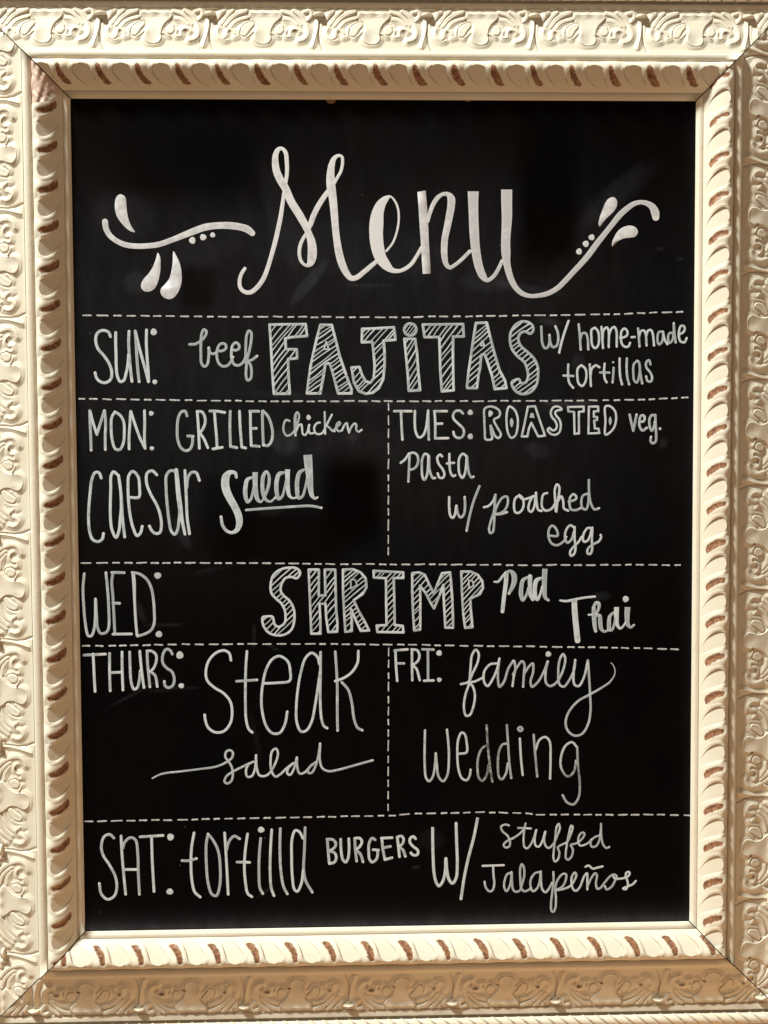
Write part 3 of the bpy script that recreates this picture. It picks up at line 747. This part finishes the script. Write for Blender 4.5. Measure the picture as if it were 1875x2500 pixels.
s 930,490 1000,490 985,430 955,410 932,435 927,500 952,553 995,568 1045,540 1070,500
s 1135,425 1102,407 1067,450 1062,520 1080,548 1113,520 1133,460
s 1138,420 1138,520 1145,600 1130,643 1107,653 1102,620 1130,580 1170,540 1195,500
s 1278,430 1242,430 1207,490 1212,538 1240,533 1263,490 1276,435
s 1282,425 1278,530 1280,600 1265,638 1242,633 1247,595 1290,560 1335,535 1353,500 1348,484
@lettering|very tall thin chalk lettering reading WED with a colon|190 1360 500|21|g
s 52,135 42,250 48,400 60,530 85,638 110,638 133,580 142,480 143,340
s 145,345 152,480 160,570 185,618 225,613 248,580 250,400 240,250 228,127
s 285,130 275,200 283,300 290,420 300,620
s 275,125 375,127
s 285,372 338,375
s 285,625 435,623
s 448,128,26 455,200,28 460,350 468,500 480,635
s 440,125 500,137 560,182 595,250 613,350 620,450 618,540 595,590 550,620 485,640
d 647,150,27 657,625,26
@lettering|hatched block capitals reading SHRIMP|620 1370 320|29|g
c 545,215 585,145 540,92 430,84 325,112 245,180 213,290 220,400 285,480 342,530 390,620 400,720 388,785 312,832 262,800 235,705 170,700 112,712 122,820 192,908 300,940 400,925 478,860 512,740 502,600 450,500 380,440 340,380 350,290 400,215 470,200
h 44,52,15
o 692,107 822,107 820,435 905,435 897,107 1028,107 1035,400 1040,600 1058,800 1053,893 942,898 915,720 907,540 830,540 840,720 843,918 727,918 715,650 702,300
h 52,54,15
o 1127,107 1250,102 1350,142 1415,220 1425,330 1378,415 1262,495 1320,620 1400,760 1458,878 1352,882 1290,750 1228,605 1238,740 1238,885 1157,895 1142,650 1127,350
i 1228,235 1280,235 1305,300 1228,350
h 42,50,15
@lettering|hatched block capitals reading SHRIMP|900 1370 320|29|g
o 62,122 438,142 440,213 318,215 325,500 330,808 432,820 442,902 112,897 102,815 227,810 222,500 220,215 67,208
h 48,50,15
o 552,152 640,142 710,172 770,300 825,410 870,290 930,152 1033,142 1045,300 1060,500 1068,700 1068,842 972,842 960,650 950,450 945,300 900,430 828,598 780,520 720,400 650,310 655,500 653,867 577,877 562,650 552,400
h 46,52,15
o 1172,132 1290,132 1380,172 1438,250 1448,340 1408,418 1287,475 1292,600 1315,835 1222,845 1197,650 1182,400
i 1268,245 1318,255 1328,310 1272,345
h 48,46,15
@lettering|brush script chalk word reading Pad|1190 1360 500|20|g
s 55,200,14 85,200,18 120,160,20 150,125,22
b 155,130,34 148,220,34 135,320,32 122,440,30
s 150,125,20 185,114,24 212,140,40 218,190,42 203,240,34 175,295,22
s 320,165,20 287,190,30 274,250,34 273,310,34 287,350,24 310,320,20 332,250,16
s 345,157,36 345,230,34 347,300,32 367,345,24
s 435,170,20 397,190,34 384,250,34 387,320,34 405,345,24 428,300,18 443,240,16
b 466,95,42 462,180,40 462,280,36 470,330,28 495,350,18
@lettering|brush script chalk word reading Thai|1190 1360 500|20|g
s 590,352,16 640,357,20 700,345,20 780,330,18 870,320,18
b 703,350,44 708,450,46 718,560,46 730,675,46
s 820,468,16 870,465,16
s 860,410,30 863,480,34 870,560,32 877,600,24
s 862,400,24 882,370,26 903,377,26 903,410,24 882,460,20
s 885,478,18 908,472,26 914,530,34 922,580,30 945,603,20 985,590,18
s 1020,450,18 992,480,26 985,530,32 990,588,30 1010,588,22 1028,540,18 1038,480,16
b 1046,405,40 1045,480,38 1052,550,28 1075,578,20 1100,560,16 1125,520,16
b 1135,405,46 1131,480,40 1137,545,32 1160,570,20 1187,550,16
d 1120,340,25
@lettering|thin chalk lettering reading THURS with a colon|190 1570 400|26|g
s 62,122 280,112
s 155,110 162,250 168,380 175,490
s 322,105 322,300 328,483
s 448,90 450,290 457,475
s 325,300 450,295
s 525,90 530,250 542,400 570,468 603,450 623,370 633,280
s 627,82 640,220 655,350 670,450
s 702,90 706,200 718,320 730,443
s 700,80 750,82 793,122 793,190 765,258 732,290
s 740,292 783,330 805,440
s 957,112 935,74 897,62 864,110 860,198 900,253 953,290 977,360 963,427 920,452 884,433 876,388
d 1033,122,37 1048,432,27
@lettering|very tall thin chalk lettering reading Steak|480 1560 480|21|g
s 290,180 275,120 230,97 160,120 100,190 78,280 90,350 150,410 230,460 285,530 300,620 285,710 230,778 160,788 100,750 75,690 68,640
s 425,104 415,250 412,400 412,550 418,680 440,760 470,788
s 337,357 420,352 510,345
s 575,375 680,370 785,352 790,270 770,190 700,145 640,170 590,250 560,370 547,500 555,620 590,740 640,795 700,793 745,720 765,614
s 1035,210 1020,152 972,118 920,160 880,280 855,420 842,560 845,700 880,780 925,773 970,700 1000,560 1025,400 1042,280
s 1046,112 1045,300 1043,500 1055,680 1075,735 1102,753
s 1170,107 1180,250 1187,400 1187,600 1190,773
s 1365,102 1358,200 1310,280 1240,330 1170,355
s 1225,365 1280,430 1310,540 1330,680 1360,750 1398,770
@lettering|cursive chalk word with long tails reading salad|340 1800 620|14|g
s 85,268,8 145,240,12 280,222,12 400,207,12 500,192,13 565,165 608,130 610,97 590,84 567,97 563,130 585,160 606,200 611,250 600,287 575,302 557,290 570,255 620,220 680,190 720,170
s 745,160 715,177 697,220 707,258 735,253 755,210 763,117
s 763,117 768,200 785,248 820,253 850,235 893,160 906,100 893,74 868,92 858,150 864,220 890,257 920,243 960,205 1005,170
s 1010,168 975,200 967,235 985,246 1013,200 1029,132
s 1030,132 1032,190 1048,237 1080,230 1120,188 1155,162
s 1155,162 1115,192 1102,230 1125,233 1153,185 1172,110 1181,42
s 1181,42,16 1179,140,14 1195,200 1235,221 1300,212 1400,185 1525,150
@lettering|thin chalk lettering reading FRI with a colon|930 1560 600|16|g
s 98,80 102,180 110,283
s 92,78 180,70
s 105,165 155,165
s 210,75 210,180 212,278
s 207,70 245,77 260,110 250,148 217,175
s 217,180 240,202 262,278
s 280,70 355,72
s 317,75 318,180 318,278
s 292,282 355,280
d 393,95,19 394,275,16
@lettering|large cursive chalk word reading family|930 1560 600|15|g
s 540,305 590,290 620,230 655,150 659,95 640,73 615,110 605,200 595,300 570,380 560,460 575,518 600,513 628,440 634,370 620,320 602,297 640,285 690,260
s 780,165 737,172 698,220 697,290 720,318 755,270 785,200 800,132
s 800,132 790,220 792,290 800,323 830,290 860,200 893,148
s 900,148 908,200 898,250 888,318
s 892,240 920,190 953,150 968,168 965,240 960,322
s 965,240 995,192 1025,165 1028,220 1010,290 1020,323 1060,290 1100,220 1125,152
s 1127,152 1112,220 1117,300 1145,318 1190,288 1233,200 1244,130 1230,102 1207,140 1197,230 1207,308 1235,322 1270,280 1303,210 1312,142
s 1312,142 1301,230 1307,308 1335,318 1370,260 1395,155
s 1397,145 1405,250 1412,380 1415,480 1400,570 1360,638 1310,653 1262,620 1247,560 1270,490 1330,420 1400,380 1480,335,14 1550,285,11 1580,230,8 1570,180,6 1552,160,4
d 1130,102,19
@lettering|tall thin fading chalk word reading wedding|930 1560 600|15|g
s 298,617 295,750 297,880 305,938 325,960 350,930 365,850 370,772
s 371,772 378,850 390,930 420,960 448,920 459,800 455,700 446,612
s 530,775 578,765 579,700 565,642 545,632 522,680 516,780 526,890 550,943 580,953 600,920 605,882
s 720,715 682,740 657,800 652,880 662,938 685,957 713,920 726,850
s 714,582 720,700 735,850 752,963
s 850,707 822,712 797,760 790,850 797,928 815,948 843,910 856,840
s 850,582 858,700 868,850 880,938
s 938,672 945,800 957,918
c 940,594 956,608 942,622 925,608
s 1031,647 1040,760 1055,928
s 1045,750 1070,682 1110,662 1138,690 1145,800 1142,943
s 1325,732 1290,697 1247,720 1217,790 1217,870 1260,928 1300,900 1318,820
s 1325,730 1330,850 1342,980 1335,1068 1300,1116 1257,1103 1227,1055
@lettering|very tall thin chalk lettering reading SAT with a colon|210 1990 580|18|g
s 195,160 165,135 127,150 107,220 120,280 165,350 205,430 215,510 195,568 150,588 107,550 93,477
s 245,145 250,250 262,400 277,553
s 258,230 270,190 310,157 345,172 362,280 365,400 373,553
s 265,380 365,380
s 378,152 538,142
s 458,152 462,300 475,533
d 590,153,24 585,534,23
@lettering|very tall thin chalk word reading tortilla|210 1990 580|18|g
s 755,124 738,220 733,330 739,450 760,538 798,572
s 670,318 720,318 772,303
s 852,132 840,200 840,330 852,470 880,553 910,563 933,500 938,380 923,250 885,172 852,132
s 968,124 975,230 985,400 993,553
s 980,250 1000,182 1035,147 1073,165
s 1128,132 1112,250 1106,370 1115,480 1130,548 1158,570
s 1055,328 1143,330
s 1220,162 1210,280 1208,420 1215,510 1235,548
d 1223,102,22
s 1297,102 1288,250 1286,400 1294,510 1313,563
s 1357,94 1354,220 1360,380 1380,500 1406,550
s 1515,162 1490,117 1462,107 1440,160 1436,300 1441,430 1455,518 1475,533 1503,480 1518,380
s 1530,87 1525,250 1520,380 1535,460 1580,538
@lettering|small chalk capitals reading BURGERS|760 1990 440|24|g
s 148,225 155,330 165,440
s 145,222 198,227 226,260 213,300 170,328
s 170,332 213,347 230,390 213,433 167,447
s 270,222 275,330 290,408 315,433 338,400 348,310 345,218
s 400,215 406,320 418,423
s 400,214 443,212 466,240 448,288 412,318
s 415,325 453,360 476,430
s 588,227 560,212 532,260 529,350 537,408 560,433 598,408 610,370 612,322
s 570,318 618,322
s 650,217 660,320 678,408
s 645,212 743,208
s 670,300 728,288
s 678,410 743,392
s 792,202 802,290 812,383
s 790,202 830,194 850,220 838,265 807,288
s 810,295 843,320 866,380
s 960,217 940,197 912,212 908,250 940,290 978,320 983,353 963,370 932,364 917,347
@lettering|tall chalk lettering reading w/ right of BURGERS|760 1990 440|26|g
b 1117,110 1118,250 1122,400 1130,530 1150,620 1175,652 1205,620 1230,540 1238,400
s 1240,400 1250,520 1270,598 1300,628 1333,580 1344,450 1338,250 1333,76
b 1532,22 1497,200 1452,370 1412,550 1378,770
@lettering|small cursive chalk word reading stuffed|1140 1970 500|16|g
s 340,150 310,143 277,160 287,195 330,235 349,280 343,320 315,329 297,310 320,280 380,250 430,215 455,190
s 475,134 463,200 459,280 466,324 487,336 520,300 545,240 560,188
s 415,170 518,175
s 562,187 549,260 557,313 580,323 610,280 632,205
s 636,200 626,270 640,318 662,333 700,300 733,230 753,170 744,137 727,160 716,250 705,340 702,420 715,443 738,423 749,370 737,327 770,305 810,285 845,210 857,160 845,152 830,200 812,290 801,370 802,415 820,428 848,400 858,345 842,307 870,300 905,285 943,245 953,217 935,207 908,235 902,285 917,313 950,308 985,290 1010,262
s 1075,230 1032,247 1002,285 1012,323 1045,318 1073,270 1085,180
s 1086,137 1089,240 1105,308 1130,333 1152,325
@lettering|small cursive chalk word reading Jalapenos with a tilde|1140 1970 500|17|g
s 127,478 298,472
s 212,480 216,560 222,620 205,678 180,683 152,650 143,607
s 363,537 330,542 307,590 302,650 320,683 343,650 358,590 360,528
s 363,530 366,620 376,673 400,688 430,675 448,620 464,560 461,490 445,464 433,490 432,580 441,660 465,683 500,672 520,655
s 598,527 552,537 517,590 517,650 535,683 568,660 590,600 597,527
s 598,522 601,610 611,668 635,692 660,668 690,615
s 700,527 702,600 690,700 681,790 686,843 700,850 716,820 721,740 717,650 740,582 780,542 803,547 798,600 770,648 722,673
s 722,675 780,665 830,645 868,600 886,550 875,532 852,560 847,620 862,668 885,680 915,648 950,562 973,537 975,600 975,668
s 978,640 1010,572 1040,537 1053,552 1045,620 1057,663 1082,656 1110,620 1160,562 1190,547 1213,562 1198,600 1170,648 1132,668 1117,642
s 1185,560 1197,580 1215,583 1268,577 1300,565 1318,545 1313,527 1292,532 1286,560 1300,600 1303,640 1285,668 1264,660 1300,645 1345,625 1367,600
s 960,485 985,475 1020,500 1055,492 1098,482
"""
words = {}; order = []
cur = None; last = []
for line in DATA.strip().splitlines():
    line = line.strip()
    if not line: continue
    if line[0] == '@':
        nm, lab, org, wd, mt = line[1:].split('|'); oxx, oyy, ww = map(float, org.split()); scl = ww / 1659.0; wd = float(wd)
        key = lab
        if key not in words: words[key] = (nm, lab, mt, Ink()); order.append(key)
        cur = words[key][3]; last = []
        def tr(P, o=(oxx, oyy), k=scl): return at_arr(np.asarray(P)[:, :2] * k + np.array(o))
        mmz = scl * sx                                    # zoom pixel in mm
        continue
    c, rest = line[0], line[2:]
    pts = nums(rest) if c != 'h' else None
    if c in 'sb':
        A_ = np.array([(p[0], p[1], p[2] if len(p) > 2 else wd) for p in pts])
        Q = tr(A_); Q = np.concatenate([Q, A_[:, 2:3] * mmz], 1)
        S = cr(Q, False, .7); cur.ribbon(S[:, :2], S[:, 2], butt=(c == 'b'))
    elif c == 'c':
        A_ = np.array(pts); S = cr(tr(A_), True, .7); cur.ribbon(S, np.full(len(S), wd * mmz), closed=True); last = [[tuple(p) for p in cr(A_, True, 12)]]
    elif c in 'oi':
        A_ = np.array(pts); Q = tr(A_); n = len(Q); wk = wd if c == 'o' else wd * .6
        for i in range(n):
            S = cr(np.array([Q[i], Q[(i + 1) % n]])); cur.ribbon(S, np.full(len(S), wk * mmz), jit=.07)
        for i in range(len(cur.pool)): cur.pool[i] = min(cur.pool[i], .25)
        last = [pts] if c == 'o' else last + [pts]
    elif c == 'k':
        x, y, r = pts[0]; ring = [(x + r * math.cos(a), y + r * math.sin(a)) for a in np.linspace(0, 2 * math.pi, 24, endpoint=False)]
        Q = tr(np.array(ring)); cur.ribbon(Q, np.full(len(Q), wd * mmz), closed=True); last = [ring]
    elif c == 'h':
        a, sp_, w_ = map(float, rest.split(',')); hatch(cur, last, a, sp_, w_, tr)
    elif c == 'p': cur.fill(cr(tr(np.array(pts)), True, 1.2))
    elif c == 'q': cur.fill(tr(np.array(pts)))
    elif c == 'd':
        for x, y, r in pts: cur.dot(tr(np.array([(x, y)]))[0], r * mmz)
for key in order:
    nm, lab, mt, ink = words[key]
    V = np.array(ink.V)
    if 'wedding' in lab:          # the marker was running dry: parts of this word are half rubbed out
        f = .12 + .85 * np.exp(-((V[:, 0] - at(1195, 1870)[0]) / 16) ** 2) + .8 * np.exp(-((V[:, 0] - at(1400, 1900)[0]) / 14) ** 2 - ((V[:, 1] - at(0, 1910)[1]) / 18) ** 2) + .7 * np.exp(-((V[:, 0] - at(1310, 1890)[0]) / 8) ** 2 - ((V[:, 1] - at(0, 1895)[1]) / 8) ** 2)
        ink.fade = np.clip(f, 0, 1)
    elif 'Menu' not in lab and 'WED' in lab: ink.fade = np.full(len(V), .18)
    me = mesh(nm, ink.V, ink.F, M_W if mt == 'w' else M_G, dict(pool=ink.pool, fade=ink.fade, tone=ink.tone, rim=ink.rim))
    link(nm, me, panel, label=lab)

# dashed rules, every dash a piece of its own
dash_me = []
for q in range(7):
    ink = Ink(); ln = 4.9 + q * .85; ss = np.linspace(-ln / 2, ln / 2, 7)
    P = np.stack([ss, .05 * np.sin(ss * .8 + q)], 1); Wd = 1.45 + .16 * np.sin(np.arange(7) * 1.2 + q)
    ink.ribbon(P, Wd, jit=.08); dash_me.append((ln, mesh('dash', ink.V, ink.F, M_DASH, dict(pool=[p * .4 for p in ink.pool], fade=ink.fade, tone=ink.tone, rim=ink.rim))))
RULES = [
 ([(203,769.6),(300,771),(450,772.5),(700,774),(1000,775),(1040,773),(1200,771.5),(1350,770),(1500,767),(1680,761.5)], 1),
 ([(193,973.5),(300,975),(500,978),(660,980),(1040,979.5),(1340,979),(1500,977),(1600,975),(1688,969.6)], 1),
 ([(198,1375.5),(270,1374),(500,1374.5),(690,1375.5),(760,1377),(1000,1378),(1220,1379),(1300,1380),(1540,1379),(1675,1379.5)], 1),
 ([(202,1577.6),(300,1576),(450,1573.5),(690,1572),(960,1574),(1200,1577.5),(1400,1579.5),(1530,1582),(1674,1586)], 1),
 ([(208,2005.7),(400,2002),(600,1998),(760,1995),(960,1991),(1000,1987),(1190,1983),(1285,1985.5),(1310,1989),(1530,1989),(1620,1989),(1682,1991)], 1),
 ([(948.6,986),(948.4,1180),(948,1366)], .85), ([(949,1583),(948,1800),(947.5,1990)], .85)]
nd_count = 0
for pts, wsc in RULES:
    Q = at_arr(np.array(pts, float)); seg = np.hypot(*np.diff(Q, axis=0).T); cum = np.concatenate([[0], np.cumsum(seg)])
    s = 0.0
    while s < cum[-1] - 2:
        q = random.choices(range(7), [3, 4, 5, 5, 4, 2, 1])[0]; ln, me = dash_me[q]
        m = min(s + ln / 2, cum[-1]); x = np.interp(m, cum, Q[:, 0]); y = np.interp(m, cum, Q[:, 1])
        i = min(np.searchsorted(cum, m), len(Q) - 1); d = Q[i] - Q[i - 1]; a = math.atan2(d[1], d[0]) + random.gauss(0, .025)
        o = link('dash', me, panel, (x, y + random.gauss(0, .12), 0), a); o.scale.y = wsc * random.uniform(.85, 1.1)
        nd_count += 1; s += ln + random.uniform(4.4, 6.4)
print('dashes', nd_count)
# scraps of brown tape showing under the top rail
for (px, py, r, e) in ((808, 244, 4.6, 1.0), (1143, 243, 3.3, .8)):
    x, y = at(px, py, -1); V = [(x, y, -0.7)] + [(x + r * math.cos(a), y + r * e * math.sin(a) * .8, -0.7) for a in np.linspace(math.pi, 2 * math.pi, 12)]
    V += [(v[0], v[1], -1.1) for v in V]; n = 13
    F = [(0, i, i + 1) for i in range(1, 12)] + [(i, i + n, i + 1 + n, i + 1) for i in range(1, 12)]
    link('tape_scrap', mesh('tape_scrap', V, F, M_TAPE, smooth=False), board)
